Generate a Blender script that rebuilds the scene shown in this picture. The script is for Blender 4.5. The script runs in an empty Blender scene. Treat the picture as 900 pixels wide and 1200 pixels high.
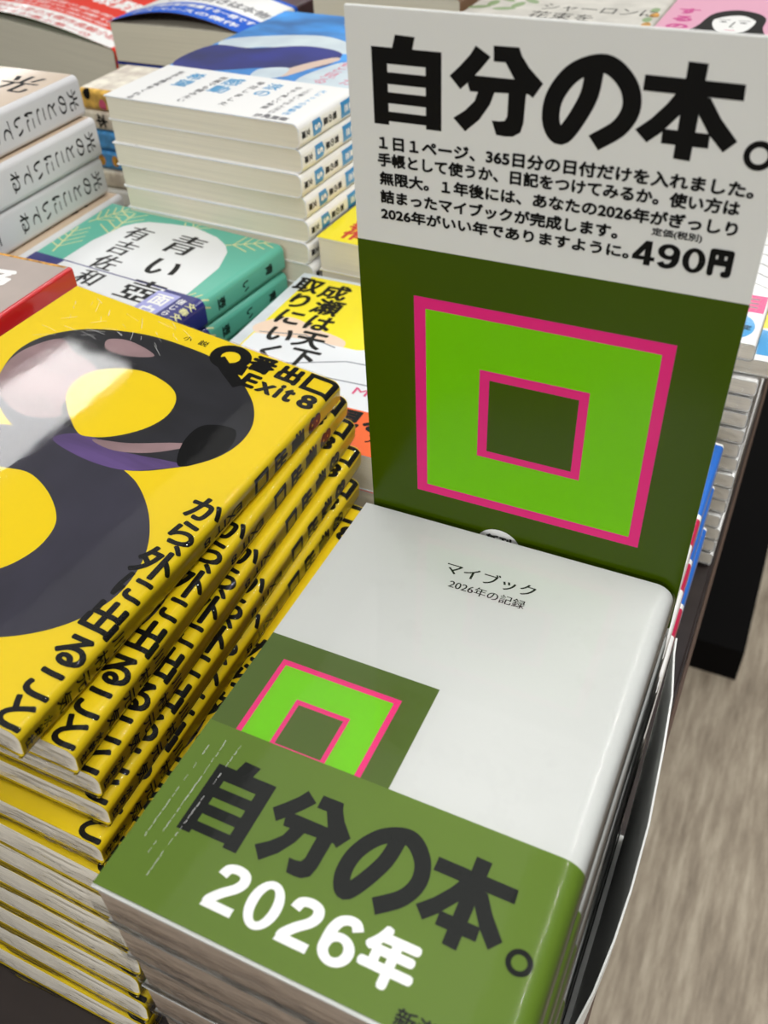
import bpy, bmesh, math, random
from mathutils import Matrix, Vector, noise as mnoise
random.seed(7)
PI = math.pi
SC = bpy.context.scene
COL = SC.collection

# ------------------------------------------------------------------ camera, world, lights, exposure
cam = bpy.data.cameras.new('camera')
cam.sensor_width = 36.0
cam.lens = 1086.3 / 1200 * 36.0
cam.clip_start = 0.01
cam.dof.use_dof = True
cam.dof.focus_distance = 0.32
cam.dof.aperture_fstop = 18.0
camo = bpy.data.objects.new('camera', cam)
COL.objects.link(camo)
RX, RY, RZ = (0.90489332, 0.42381026, -0.0394073), (0.25488732, -0.61370254, -0.74726275), (-0.34088199, 0.66614865, -0.66335919)
M = Matrix((RX, [-a for a in RY], [-a for a in RZ])).transposed().to_4x4()
M.translation = (0.11692429, -0.06346577, 0.21238207)
camo.matrix_world = M
SC.camera = camo

SC.view_settings.view_transform = 'Standard'
SC.view_settings.look = 'None'
SC.view_settings.gamma = 1.0
SC.view_settings.use_curve_mapping = False
SC.view_settings.exposure = 0.0

w = bpy.data.worlds.new('shop_ambience')
SC.world = w
w.use_nodes = True
w.node_tree.nodes['Background'].inputs[0].default_value = (1.0, 1.0, 0.985, 1)
w.node_tree.nodes['Background'].inputs[1].default_value = 0.16

def area(name, loc, sx, sy, radiance, rot=(0, 0, 0), col=(1, 0.99, 0.965)):
    l = bpy.data.lights.new(name, 'AREA')
    l.shape = 'RECTANGLE'
    l.size, l.size_y = sx, sy
    l.energy = radiance * PI * sx * sy * 1.0
    l.color = col
    o = bpy.data.objects.new(name, l)
    o.location = loc
    o.rotation_euler = rot
    COL.objects.link(o)
    return o

CH = 1.9   # height of the shop ceiling lamps above the book tops
area('ceiling_panel_lamp', (-0.345, 1.25, CH), 0.89, 2.2, 0.8)
area('ceiling_overhead_lamp', (0.5, -0.45, CH), 1.4, 1.2, 4.3)
area('ceiling_tube_lamp_right', (1.05, 1.3, CH), 0.022, 2.6, 150)
area('ceiling_tube_lamp_near', (0.3, -2.4, 1.6), 2.4, 0.5, 15)
area('ceiling_tube_lamp_left', (-1.42, 1.55, CH), 0.30, 1.0, 20)
area('ceiling_tube_lamp_far', (-5.6, 5.4, CH), 0.25, 2.0, 14)
area('ceiling_tube_lamp_back', (-1.0, 4.0, CH), 3.0, 0.4, 4)

sl = bpy.data.lights.new('added_edge_spot', 'SPOT')  # added spot; its cone edge stands in for a shadow across the diary
sl.energy = 28
sl.spot_size = 2 * math.atan(0.974 / CH)
sl.spot_blend = 0.02
sl.shadow_soft_size = 0.03
slo = bpy.data.objects.new('added_edge_spot', sl)
slo.location = (1.0, 0.17, CH)
COL.objects.link(slo)

# ------------------------------------------------------------------ materials
def mat(name, col, rough=0.5, coat=0.0, spec=0.5, noise=None, coat_noise=0.0, crough=0.06):
    m = bpy.data.materials.new(name)
    m.use_nodes = True
    nt = m.node_tree
    b = nt.nodes['Principled BSDF']
    b.inputs['Base Color'].default_value = (*col, 1)
    b.inputs['Roughness'].default_value = rough
    b.inputs['Specular IOR Level'].default_value = spec
    b.inputs['Coat Weight'].default_value = coat
    b.inputs['Coat Roughness'].default_value = crough
    tc = nt.nodes.new('ShaderNodeTexCoord')
    if noise:
        amt, scale, stretch = noise
        mp = nt.nodes.new('ShaderNodeMapping')
        mp.inputs['Scale'].default_value = stretch
        n = nt.nodes.new('ShaderNodeTexNoise')
        n.inputs['Scale'].default_value = scale
        n.inputs['Detail'].default_value = 3
        mx = nt.nodes.new('ShaderNodeMix')
        mx.data_type = 'RGBA'
        mx.inputs[6].default_value = (*[c * (1 - amt) for c in col], 1)
        mx.inputs[7].default_value = (*[min(1, c * (1 + amt)) for c in col], 1)
        nt.links.new(tc.outputs['Object'], mp.inputs[0])
        nt.links.new(mp.outputs[0], n.inputs['Vector'])
        rp = nt.nodes.new('ShaderNodeMapRange')
        rp.inputs[1].default_value = 0.35
        rp.inputs[2].default_value = 0.65
        nt.links.new(n.outputs[0], rp.inputs[0])
        nt.links.new(rp.outputs[0], mx.inputs[0])
        nt.links.new(mx.outputs[2], b.inputs['Base Color'])
    if coat_noise:
        n2 = nt.nodes.new('ShaderNodeTexNoise')
        n2.inputs['Scale'].default_value = 60
        n2.inputs['Detail'].default_value = 5
        n2.inputs['Roughness'].default_value = 0.65
        nt.links.new(tc.outputs['Object'], n2.inputs['Vector'])
        r2 = nt.nodes.new('ShaderNodeMapRange')
        r2.inputs[1].default_value = 0.57
        r2.inputs[2].default_value = 0.61
        r2.inputs[3].default_value = coat - coat_noise
        r2.inputs[4].default_value = coat
        nt.links.new(n2.outputs[0], r2.inputs[0])
        nt.links.new(r2.outputs[0], b.inputs['Coat Weight'])
    return m

def S(r, g, b):   # sRGB 0-255 to linear
    f = lambda c: c / 12.92 if c <= 0.04045 else ((c + 0.055) / 1.055) ** 2.4
    return (f(r / 255), f(g / 255), f(b / 255))

PAGE = mat('page_edges', S(226, 220, 200), 0.9, noise=(0.07, 9, (1, 1, 260)))
PAGE_GREY = mat('page_edges_grey', S(238, 232, 220), 0.9, noise=(0.12, 9, (1, 1, 300)))
BLACK = mat('print_black', S(8, 8, 9), 0.5, 0.0, spec=0.2)
WHITE = mat('print_white', S(246, 246, 244), 0.4, 0.2)

def film_mat(name, fac, bump, scale, rough, st=(1, 0.35, 1)):
    m = bpy.data.materials.new(name)
    m.use_nodes = True
    nt = m.node_tree
    nt.nodes.remove(nt.nodes['Principled BSDF'])
    tr = nt.nodes.new('ShaderNodeBsdfTransparent')
    gl = nt.nodes.new('ShaderNodeBsdfGlossy')
    gl.inputs['Roughness'].default_value = rough
    fr = nt.nodes.new('ShaderNodeLayerWeight')
    fr.inputs[0].default_value = fac
    mx = nt.nodes.new('ShaderNodeMixShader')
    n = nt.nodes.new('ShaderNodeTexNoise')
    n.inputs['Scale'].default_value = scale
    n.inputs['Detail'].default_value = 3
    mp = nt.nodes.new('ShaderNodeMapping')
    mp.inputs['Scale'].default_value = st
    tc = nt.nodes.new('ShaderNodeTexCoord')
    bp = nt.nodes.new('ShaderNodeBump')
    bp.inputs['Strength'].default_value = bump
    bp.inputs['Distance'].default_value = 0.001
    L = nt.links.new
    L(tc.outputs['Object'], mp.inputs[0]); L(mp.outputs[0], n.inputs['Vector']); L(n.outputs[0], bp.inputs['Height'])
    L(bp.outputs[0], gl.inputs['Normal']); L(bp.outputs[0], fr.inputs['Normal'])
    L(fr.outputs['Fresnel'], mx.inputs[0]); L(tr.outputs[0], mx.inputs[1]); L(gl.outputs[0], mx.inputs[2])
    L(mx.outputs[0], nt.nodes['Material Output'].inputs[0])
    return m
FILM = film_mat('clear_shrink_film', 0.24, 0.10, 60, 0.05)
FILM_END = film_mat('crinkled_shrink_film', 0.30, 0.7, 330, 0.06, (0.22, 1, 1.3))

CREASE = bpy.data.materials.new('film_crease')
CREASE.use_nodes = True
_b = CREASE.node_tree.nodes['Principled BSDF']
_b.inputs['Base Color'].default_value = (0.9, 0.9, 0.88, 1)
_b.inputs['Roughness'].default_value = 0.25
_b.inputs['Alpha'].default_value = 0.45
mm = 0.001

# ------------------------------------------------------------------ object helpers
def new_mesh(name, bm, mats, parent=None, smooth=True, angle=0.7):
    me = bpy.data.meshes.new(name)
    bm.to_mesh(me)
    bm.free()
    for m in mats:
        me.materials.append(m)
    if smooth:
        me.shade_smooth()
        me.set_sharp_from_angle(angle=angle)
    o = bpy.data.objects.new(name, me)
    COL.objects.link(o)
    if parent:
        o.parent = parent
    return o

def root(name, label, cat, group=None):
    o = bpy.data.objects.new(name, None)
    o.empty_display_size = 0.02
    COL.objects.link(o)
    o['label'] = label
    o['category'] = cat
    if group:
        o['group'] = group
    return o

def dup(r, label, mw, drop=()):
    c = r.copy()
    COL.objects.link(c)
    c['label'] = label
    c.matrix_world = mw
    for ch in list(r.children):
        if ch.name.split('.')[0] in drop:
            continue
        d = ch.copy()
        COL.objects.link(d)
        d.parent = c
        for g in list(ch.children):
            e = g.copy()
            COL.objects.link(e)
            e.parent = d
    return c

def place(x, y, z, yaw=0, tilt=0, pitch=0):
    return Matrix.Translation((x, y, z)) @ Matrix.Rotation(yaw, 4, 'Z') @ Matrix.Rotation(tilt, 4, 'Y') @ Matrix.Rotation(pitch, 4, 'X')

def box(bm, x0, y0, z0, x1, y1, z1, mi=0, bevel=0.0):
    r = bmesh.ops.create_cube(bm, size=1)
    vs = r['verts']
    for v in vs:
        v.co = ((x0 + x1) / 2 + v.co.x * (x1 - x0), (y0 + y1) / 2 + v.co.y * (y1 - y0), (z0 + z1) / 2 + v.co.z * (z1 - z0))
    fs = list({f for v in vs for f in v.link_faces})
    for f in fs:
        f.material_index = mi
    if bevel:
        bmesh.ops.bevel(bm, geom=list({e for v in vs for e in v.link_edges}), offset=bevel, segments=3, affect='EDGES', material=-1)

# ------------------------------------------------------------------ print: flat shapes and lettering in (u, v)
_tc = {}
def glyphs(s):
    if s in _tc:
        return _tc[s]
    cu = bpy.data.curves.new('lettering_tmp', 'FONT')
    cu.body = s
    cu.resolution_u = 4
    o = bpy.data.objects.new('lettering_tmp', cu)
    COL.objects.link(o)
    dg = bpy.context.evaluated_depsgraph_get()
    ev = o.evaluated_get(dg)
    me = ev.to_mesh()
    V = [(v.co.x, v.co.y) for v in me.vertices]
    F = [tuple(p.vertices) for p in me.polygons]
    ev.to_mesh_clear()
    bpy.data.objects.remove(o)
    bpy.data.curves.remove(cu)
    _tc[s] = (V, F)
    return V, F

class Print:
    """Flat shapes on a cover; each has a material slot and lies a hair above the one before it."""
    def __init__(self):
        self.items = []      # (verts [(u, v)], faces, slot)
    def poly(self, pts, slot):
        self.items.append((list(pts), [tuple(range(len(pts)))], slot))
    def rect(self, u0, v0, u1, v1, slot):
        self.poly([(u0, v0), (u1, v0), (u1, v1), (u0, v1)], slot)
    def ring(self, u0, v0, u1, v1, t, slot):
        self.rect(u0, v0, u1, v0 + t, slot); self.rect(u0, v1 - t, u1, v1, slot)
        self.rect(u0, v0, u0 + t, v1, slot); self.rect(u1 - t, v0, u1, v1, slot)
    def ellipse(self, cu, cv, ru, rv, slot, n=28, a=0):
        c, s = math.cos(a), math.sin(a)
        self.poly([(cu + ru * math.cos(t) * c - rv * math.sin(t) * s, cv + ru * math.cos(t) * s + rv * math.sin(t) * c)
                   for t in [2 * PI * i / n for i in range(n)]], slot)
    def annulus(self, cu, cv, r, t, slot, n=36):
        for i in range(n):
            a, b = 2 * PI * i / n, 2 * PI * (i + 1) / n
            self.poly([(cu + q * math.cos(x), cv + q * math.sin(x)) for q, x in ((r, a), (r, b), (r - t, b), (r - t, a))], slot)
    def line(self, pts, wd, slot):
        for (a, b), (c, d) in zip(pts[:-1], pts[1:]):
            l = math.hypot(c - a, d - b) or 1
            nx, ny = -(d - b) / l * wd / 2, (c - a) / l * wd / 2
            self.poly([(a + nx, b + ny), (c + nx, d + ny), (c - nx, d - ny), (a - nx, b - ny)], slot)
    def glyph_polys(self, polys, u0, v0, u1, v1, slot):
        for p in polys:
            self.poly([(u0 + a / 1000 * (u1 - u0), v0 + b / 1000 * (v1 - v0)) for a, b in p], slot)
    def _add(self, V, F, slot, bold, mode):
        if mode == 'mincho':
            offs = [(dx * bold, 0) for dx in (-1, -0.33, 0.33, 1)]
        elif bold:
            offs = [(0, 0)] + [(bold * q * math.cos(2 * PI * k / 8), bold * q * math.sin(2 * PI * k / 8)) for k in range(8) for q in ((1,) if bold < 0.0003 else (1, 0.55))]
        else:
            offs = [(0, 0)]
        for dx, dy in offs:
            self.items.append(([(x + dx, y + dy) for x, y in V], F, slot))
    def text(self, s, u0, v0, u1, v1, slot, bold=0.0, rot=0, mode=''):
        """one line of lettering stretched to the box; rot in quarter turns clockwise; bold as a share of the line height"""
        V, F = glyphs(s)
        if not V:
            return
        ax, bx = min(p[0] for p in V), max(p[0] for p in V)
        ay, by = min(p[1] for p in V), max(p[1] for p in V)
        wx, wy = (bx - ax) or 1e-6, (by - ay) or 1e-6
        out = []
        hh = (v1 - v0) if rot % 2 == 0 else (u1 - u0)
        bo = bold * abs(hh)
        ia, ib, ja, jb = u0 + bo, u1 - bo, v0 + bo, v1 - bo
        for x, y in V:
            p, q = (x - ax) / wx, (y - ay) / wy
            if rot == 1:
                p, q = q, 1 - p
            elif rot == 3:
                p, q = 1 - q, p
            elif rot == 2:
                p, q = 1 - p, 1 - q
            out.append((ia + p * (ib - ia), ja + q * (jb - ja)))
        self._add(out, F, slot, bo, mode)
    def column(self, s, uc, vtop, size, pitch, slot, bold=0.0, mode='', sx=1.0, slant=0.0):
        """vertical lettering: one character under the other"""
        for i, ch in enumerate(s):
            if ch in ' \u3000':
                continue
            V, F = glyphs(ch)
            if not V:
                continue
            uc += slant if i else 0
            cx = 0.5 if ord(ch) > 255 else 0.28
            vc = vtop - pitch * i - size / 2
            dx = dy = 0
            if ch in '、。':
                dx, dy = 0.55 * size, 0.55 * size
            if ch == 'ー':
                out = [(uc + (y - 0.35) * size * sx, vc - (x - cx) * size) for x, y in V]
            else:
                out = [(uc + (x - cx) * size * sx + dx, vc + (y - 0.36) * size + dy) for x, y in V]
            self._add(out, F, slot, bold * size, mode)
    def stamp(self, bm, fmap, w0, cuts=(), vspan=None):
        """lay all shapes on a surface: fmap(u, v, w) gives the point at height w"""
        step = min(1.5e-6, 1.6e-4 / max(1, len(self.items)))
        for i, (V, F, slot) in enumerate(self.items):
            b2 = bmesh.new()
            vs = [b2.verts.new((x, y, 0)) for x, y in V]
            fs = []
            for f in F:
                try:
                    fs.append(b2.faces.new([vs[k] for k in f]))
                except ValueError:
                    pass
            big = [f for f in fs if len(f.verts) > 4]
            if big:
                bmesh.ops.triangulate(b2, faces=big)
            b2.normal_update()
            fl = [f for f in b2.faces if f.normal.z < 0]
            if fl:
                bmesh.ops.reverse_faces(b2, faces=fl)
            lo, hi = min(p[0] for p in V), max(p[0] for p in V)
            for c in cuts:
                if lo < c < hi:
                    bmesh.ops.bisect_plane(b2, geom=b2.verts[:] + b2.edges[:] + b2.faces[:], plane_co=(c, 0, 0), plane_no=(1, 0, 0))
            if vspan:
                for vv, side in ((vspan[0], 1), (vspan[1], -1)):
                    bmesh.ops.bisect_plane(b2, geom=b2.verts[:] + b2.edges[:] + b2.faces[:], plane_co=(0, vv, 0), plane_no=(0, -side, 0), clear_outer=True)
            wz = w0 + step * i
            mp = {v: bm.verts.new(fmap(v.co.x, v.co.y, wz)) for v in b2.verts}
            for f in b2.faces:
                try:
                    g = bm.faces.new([mp[v] for v in f.verts])
                    g.material_index = slot
                except ValueError:
                    pass
            b2.free()

# ------------------------------------------------------------------ the paperback
class Jacket:
    """cross-section of a book lying face up, spine at the right (+x); u is arc length from the fore-edge of the front"""
    def __init__(self, W, T, r, bulge=0.0, swell=0.0):
        self.W, self.T, self.r = W, T, min(r, T / 2 - 1e-4)
        self.bulge, self.swell = bulge, swell
        r = self.r
        self.a = W - r
        self.b = self.a + PI * r / 2
        self.c = self.b + T - 2 * r
        self.d = self.c + PI * r / 2
        self.total = self.d + W - r
        self.spine = (self.b + self.c) / 2
        k = 7
        self.cuts = [self.a + (self.b - self.a) * i / k for i in range(k + 1)] + [self.c + (self.d - self.c) * i / k for i in range(k + 1)]
        if bulge:
            self.cuts = [self.a * i / 12 for i in range(1, 12)] + self.cuts
    def at(self, u, w=0.0):
        x, z = self.flat(u, w)
        return (x, z * (1 + self.swell * (1 - x / self.W)))
    def flat(self, u, w=0.0):
        W, T, r = self.W, self.T, self.r
        if u <= self.a:
            return (u, T + w + (self.bulge * math.sin(PI * max(0, u) / self.a) if self.bulge else 0))
        if u <= self.b:
            t = (u - self.a) / r
            return (W - r + (r + w) * math.sin(t), T - r + (r + w) * math.cos(t))
        if u <= self.c:
            return (W + w, T - r - (u - self.b))
        if u <= self.d:
            t = (u - self.c) / r
            return (W - r + (r + w) * math.cos(t), r - (r + w) * math.sin(t))
        return (W - r - (u - self.d), -w)
    def fmap(self, u, v, w):
        x, z = self.at(u, w)
        return (x, v, z)
    def sheet(self, bm, u0, u1, v0, v1, off, th, slot=0):
        us = sorted({u0, u1, *[c for c in self.cuts if u0 < c < u1]})
        rows = []
        for u in us:
            xo, zo = self.at(u, off)
            xi, zi = self.at(u, off - th)
            rows.append([bm.verts.new(p) for p in ((xo, v0, zo), (xo, v1, zo), (xi, v1, zi), (xi, v0, zi))])
        for A, B in zip(rows[:-1], rows[1:]):
            for q in range(4):
                p = (q + 1) % 4
                f = bm.faces.new((A[q], B[q], B[p], A[p]))
                f.material_index = slot
        for R, fl in ((rows[0], 1), (rows[-1], 0)):
            f = bm.faces.new(R if fl else R[::-1])
            f.material_index = slot
    def block(self, bm, off, y0, y1, xl):
        us = sorted({xl, self.total - xl, *self.cuts})
        ring = [self.at(u, -off) for u in us]
        A = [bm.verts.new((x, y0, z)) for x, z in ring]
        B = [bm.verts.new((x, y1, z)) for x, z in ring]
        n = len(us)
        for i in range(n):
            j = (i + 1) % n
            bm.faces.new((A[i], A[j], B[j], B[i]))
        bm.faces.new(A[::-1])
        bm.faces.new(B)

def build_book(name, label, group, W, H, T, r, mats, pr, page=PAGE, obi=None, wrap=False, film=2.5e-4, back=5e-4, obi_v0=0.0, creases=None, thick=0.0004, bulge=0.0, swell=0.0):
    """mats[0] is the jacket's own colour; obi = (height, materials, Print)"""
    J = Jacket(W, T, r, bulge, swell)
    R = root(name, label, 'book', group)
    bm = bmesh.new()
    J.sheet(bm, 0, J.total, 0, H, 0, thick)
    bmesh.ops.recalc_face_normals(bm, faces=bm.faces)
    if pr:
        pr.stamp(bm, J.fmap, 2e-5, J.cuts, vspan=(0.0001, H - 0.0001))
    new_mesh('jacket', bm, mats, R)
    bm = bmesh.new()
    Jacket(W, T, r, 0, swell).block(bm, thick + 1e-4, 0.0004, H - 0.0004, 0.0012)
    bmesh.ops.recalc_face_normals(bm, faces=bm.faces)
    new_mesh('page_block', bm, [page], R)
    if obi:
        h, om, op = obi
        bm = bmesh.new()
        J.sheet(bm, 0, J.total, obi_v0, h, 3.0e-4, 1.0e-4)
        bmesh.ops.recalc_face_normals(bm, faces=bm.faces)
        if op:
            op.stamp(bm, J.fmap, 3.2e-4, J.cuts, vspan=(obi_v0 + 1e-4, h))
        new_mesh('obi_band', bm, om, R)
    if wrap:
        bm = bmesh.new()
        o = film
        us = sorted({-0.0006, J.total + 0.0006, *J.cuts})
        k = 3
        rows = []
        for u in us:
            x, z = J.at(u, o)
            rows.append([bm.verts.new((x, -0.0006 + (H + 0.0012) * q / k, z)) for q in range(k + 1)])
        for A, B in zip(rows[:-1], rows[1:]):
            for q in range(k):
                bm.faces.new((A[q], B[q], B[q + 1], A[q + 1]))
        rnd = random.Random(wrap)
        # crinkled film over the two page ends and the fore-edge
        nx, nz = 90, 6
        for yb, sg in ((-0.0006, -1), (H + 0.0006, 1)):
            g = []
            for i in range(nx + 1):
                x = -0.0006 + (W - J.r * 0.6 + 0.0006) * i / nx
                amp = 0.0016 if sg < 0 else back
                wv = [0.5 + 0.75 * mnoise.noise(Vector((x * 55 + wrap, j * 1.7, sg * 3.0))) + 0.25 * mnoise.noise(Vector((x * 260, j * 2.9 + wrap, sg))) for j in range(nz + 1)]
                g.append([bm.verts.new((x, yb + sg * amp * max(0, wv[j]) * (0 < j < nz),
                                        (-o + (T + 2 * o) * j / nz) * (1 + swell * (1 - x / W)))) for j in range(nz + 1)])
            for i in range(nx):
                for j in range(nz):
                    f = bm.faces.new((g[i][j], g[i + 1][j], g[i + 1][j + 1], g[i][j + 1]))
                    f.material_index = 1
        if creases:
            cp = Print()
            for pts, wd in creases:
                cp.line([(a * mm, b * mm) for a, b in pts], wd * mm, 2)
            cp.stamp(bm, J.fmap, o + 6e-5, J.cuts)
        new_mesh('shrink_wrap', bm, [FILM, FILM_END, CREASE], R, smooth=True, angle=0.6)
    return R, J

ORD = ['topmost', 'second', 'third', 'fourth', 'fifth', 'sixth', 'seventh', 'eighth', 'ninth', 'tenth', 'eleventh', 'twelfth',
       'thirteenth', 'fourteenth', 'fifteenth']
def OT(i):
    return ORD[i] + (' of its stack' if i == 0 else ' from the top of its stack')

def stack(R, label, n, x, y, ztop, pitch, T, jit=0.001, yaw=0, offs=None, seed=1, tilt=0, top=None):
    """n copies downwards from ztop; the built book itself is the topmost"""
    rnd = random.Random(seed)
    for i in range(n):
        dx, dy = (rnd.uniform(-jit, jit), rnd.uniform(-jit, jit)) if i else (0, 0)
        if offs and i < len(offs):
            dx, dy = offs[i]
        mw = place(x + dx, y + dy, ztop - T - pitch * i, yaw + (rnd.uniform(-.006, .006) if i else 0), tilt if i == 0 else 0)
        lb = label % OT(i)
        if i == 0 and top:
            top.matrix_world = mw
            top['label'] = lb
        elif i == (1 if top else 0):
            R.matrix_world = mw
            R['label'] = lb
        else:
            dup(R, lb, mw)

TABLE_Z = -0.150

# ------------------------------------------------------------------ the setting
FLOOR_Z = -0.85
fm = bpy.data.materials.new('wood_look_floor')
fm.use_nodes = True
nt = fm.node_tree
b = nt.nodes['Principled BSDF']
b.inputs['Roughness'].default_value = 0.55
tc = nt.nodes.new('ShaderNodeTexCoord')
mp = nt.nodes.new('ShaderNodeMapping')
mp.inputs['Scale'].default_value = (9, 1.1, 1)
nz = nt.nodes.new('ShaderNodeTexNoise')
nz.inputs['Scale'].default_value = 7
nz.inputs['Detail'].default_value = 9
nz.inputs['Roughness'].default_value = 0.72
rp = nt.nodes.new('ShaderNodeValToRGB')
e = rp.color_ramp.elements
e[0].position, e[0].color = 0.30, (*S(126, 113, 96), 1)
e[1].position, e[1].color = 0.72, (*S(208, 196, 174), 1)
x = rp.color_ramp.elements.new(0.5)
x.color = (*S(168, 154, 134), 1)
nt.links.new(tc.outputs['Object'], mp.inputs[0]); nt.links.new(mp.outputs[0], nz.inputs['Vector'])
nt.links.new(nz.outputs[0], rp.inputs[0]); nt.links.new(rp.outputs[0], b.inputs['Base Color'])
bm = bmesh.new()
box(bm, -3, -3, FLOOR_Z - 0.05, 3, 5, FLOOR_Z)
fl = new_mesh('floor', bm, [fm], smooth=False)
fl['kind'] = 'structure'

bm = bmesh.new()
box(bm, -3, 5, FLOOR_Z, 3, 5.1, 2.2)
wl = new_mesh('wall_back', bm, [mat('shop_wall_paint', S(225, 222, 214), 0.8)], smooth=False)
wl['kind'] = 'structure'

tabm = mat('dark_table_laminate', S(46, 38, 36), 0.4, noise=(0.2, 4, (1, 12, 1)))
tedge = mat('table_edge_strip', S(84, 66, 54), 0.45)
blk = mat('black_base', S(12, 11, 11), 0.8, spec=0.1)
T0 = root('display_table', 'dark brown book display table with black base on the wood-look floor', 'table')
T0.location = (0, 0, FLOOR_Z)
tz = -FLOOR_Z + TABLE_Z
bm = bmesh.new()
box(bm, -1.25, -0.11, tz - 0.03, 0.1145, 1.35, tz, bevel=0.0015)
new_mesh('table_top', bm, [tabm], T0, smooth=False)
bm = bmesh.new()
box(bm, 0.1147, -0.11, tz - 0.0295, 0.1165, 1.35, tz - 0.0005, bevel=0.0004)
new_mesh('edge_strip', bm, [tedge], T0, smooth=False)
bm = bmesh.new()
box(bm, -1.1, 0.12, 0.06, 0.02, 1.2, tz - 0.031)
new_mesh('pedestal', bm, [blk], T0, smooth=False)
bm = bmesh.new()
box(bm, -1.2, 0.87, 0, 0.18, 2.2, 0.06)
new_mesh('base_plate', bm, [blk], T0, smooth=False)

# ------------------------------------------------------------------ heavy hand-set characters, 0..1000 in their box
GL = {}
GL['ji'] = [[(0, 0), (225, 0), (225, 860), (0, 860)], [(775, 0), (1000, 0), (1000, 860), (775, 860)],
            [(0, 685), (1000, 685), (1000, 860), (0, 860)], [(0, 465), (1000, 465), (1000, 595), (0, 595)],
            [(0, 250), (1000, 250), (1000, 375), (0, 375)], [(0, 45), (1000, 45), (1000, 155), (0, 155)],
            [(300, 850), (350, 1000), (630, 990), (590, 850)]]
GL['bun'] = [[(279, 980), (441, 874), (349, 746), (236, 606), (120, 486), (0, 626), (116, 750), (218, 874)],
             [(467, 996), (734, 1000), (767, 912), (848, 795), (1000, 641), (904, 474), (800, 548), (694, 666), (598, 829), (473, 827)],
             [(274, 657), (856, 657), (890, 511), (226, 473), (198, 563)],
             [(317, 496), (498, 502), (451, 351), (339, 162), (181, 3), (44, 148), (177, 252), (281, 372)],
             [(643, 510), (831, 521), (820, 180), (793, 67), (713, 10), (635, 0), (529, 6), (476, 170), (549, 168), (616, 182), (642, 239)]]
GL['hon'] = [[(24, 837), (972, 829), (981, 670), (23, 677)], [(414, 1000), (602, 994), (586, 0), (417, 9)],
             [(348, 687), (509, 684), (426, 483), (259, 265), (131, 145), (0, 269), (144, 402), (274, 564)],
             [(542, 688), (677, 666), (806, 477), (1000, 261), (884, 134), (724, 297), (600, 478)],
             [(269, 309), (733, 308), (739, 156), (275, 155)]]
def ribbon(pts, wd, n=7):
    P = [Vector(p) for p in pts]
    Q = [2 * P[0] - P[1]] + P + [2 * P[-1] - P[-2]]
    out = []
    for i in range(1, len(Q) - 2):
        a, b, c, d = Q[i - 1:i + 3]
        for k in range(n):
            t = k / n
            out.append(0.5 * (2 * b + (c - a) * t + (2 * a - 5 * b + 4 * c - d) * t * t + (3 * b - a - 3 * c + d) * t ** 3))
    out.append(P[-1])
    res = []
    sd = []
    for i, p in enumerate(out):
        t = (out[min(i + 1, len(out) - 1)] - out[max(i - 1, 0)]).normalized()
        nrm = Vector((-t.y, t.x)) * wd / 2
        sd.append((p + nrm, p - nrm))
    for (a, b), (c, d) in zip(sd[:-1], sd[1:]):
        res.append([tuple(a), tuple(c), tuple(d), tuple(b)])
    return res
GL['no'] = ribbon([(500, 880), (450, 520), (230, 110), (95, 230), (110, 520), (300, 800), (600, 905), (830, 740), (905, 500), (810, 270), (560, 70)], 190)

def _dig(polys):
    return [[(a / 0.62, b) for a, b in q] for q in polys]
def _ring(cx, cy, rx, ry, ix, iy, n=32):
    o = []
    for i in range(n):
        a, b = 2 * PI * i / n, 2 * PI * (i + 1) / n
        o.append([(cx + rx * math.cos(a), cy + ry * math.sin(a)), (cx + rx * math.cos(b), cy + ry * math.sin(b)),
                  (cx + ix * math.cos(b), cy + iy * math.sin(b)), (cx + ix * math.cos(a), cy + iy * math.sin(a))])
    return o
GL['2'] = _dig(ribbon([(105, 690), (160, 850), (310, 905), (460, 860), (505, 720), (440, 560), (270, 380), (130, 190), (110, 90)], 190) + [[(20, 0), (590, 0), (590, 185), (40, 185)]])
GL['0'] = _dig(_ring(310, 500, 305, 505, 125, 345))
six = _ring(315, 315, 300, 320, 118, 150) + ribbon([(520, 770), (440, 890), (320, 905), (190, 820), (120, 620), (110, 330)], 190)
GL['6'] = _dig(six)
GL['9'] = _dig([[(620 - a, 1000 - b) for a, b in q] for q in six])
GL['4'] = _dig([[(330, 0), (510, 0), (510, 1000), (330, 1000)], [(0, 200), (620, 200), (620, 365), (0, 365)], [(0, 365), (190, 365), (510, 1000), (330, 1000)]])
def digits(P, s, boxes, slot):
    for ch, (u0, v0, u1, v1) in zip(s, boxes):
        P.glyph_polys(GL[ch], u0, v0, u1, v1, slot)

def jibunnohon(P, u0, v0, u1, v1, slot, full=True):
    """the five big characters of the headline in the box"""
    X = lambda a: u0 + (u1 - u0) * a
    Y = lambda a: v0 + (v1 - v0) * a
    P.glyph_polys(GL['ji'], X(0), Y(0), X(.193), Y(1.0), slot)
    P.glyph_polys(GL['bun'], X(.215), Y(.03), X(.457), Y(.98), slot)
    P.glyph_polys(GL['no'], X(.462), Y(.01), X(.697), Y(.99), slot)
    P.glyph_polys(GL['hon'], X(.69), Y(.01), X(.925), Y(.99), slot)
    P.annulus(X(.978), Y(.15), (u1 - u0) * .034, (u1 - u0) * .0145, slot)

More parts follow.
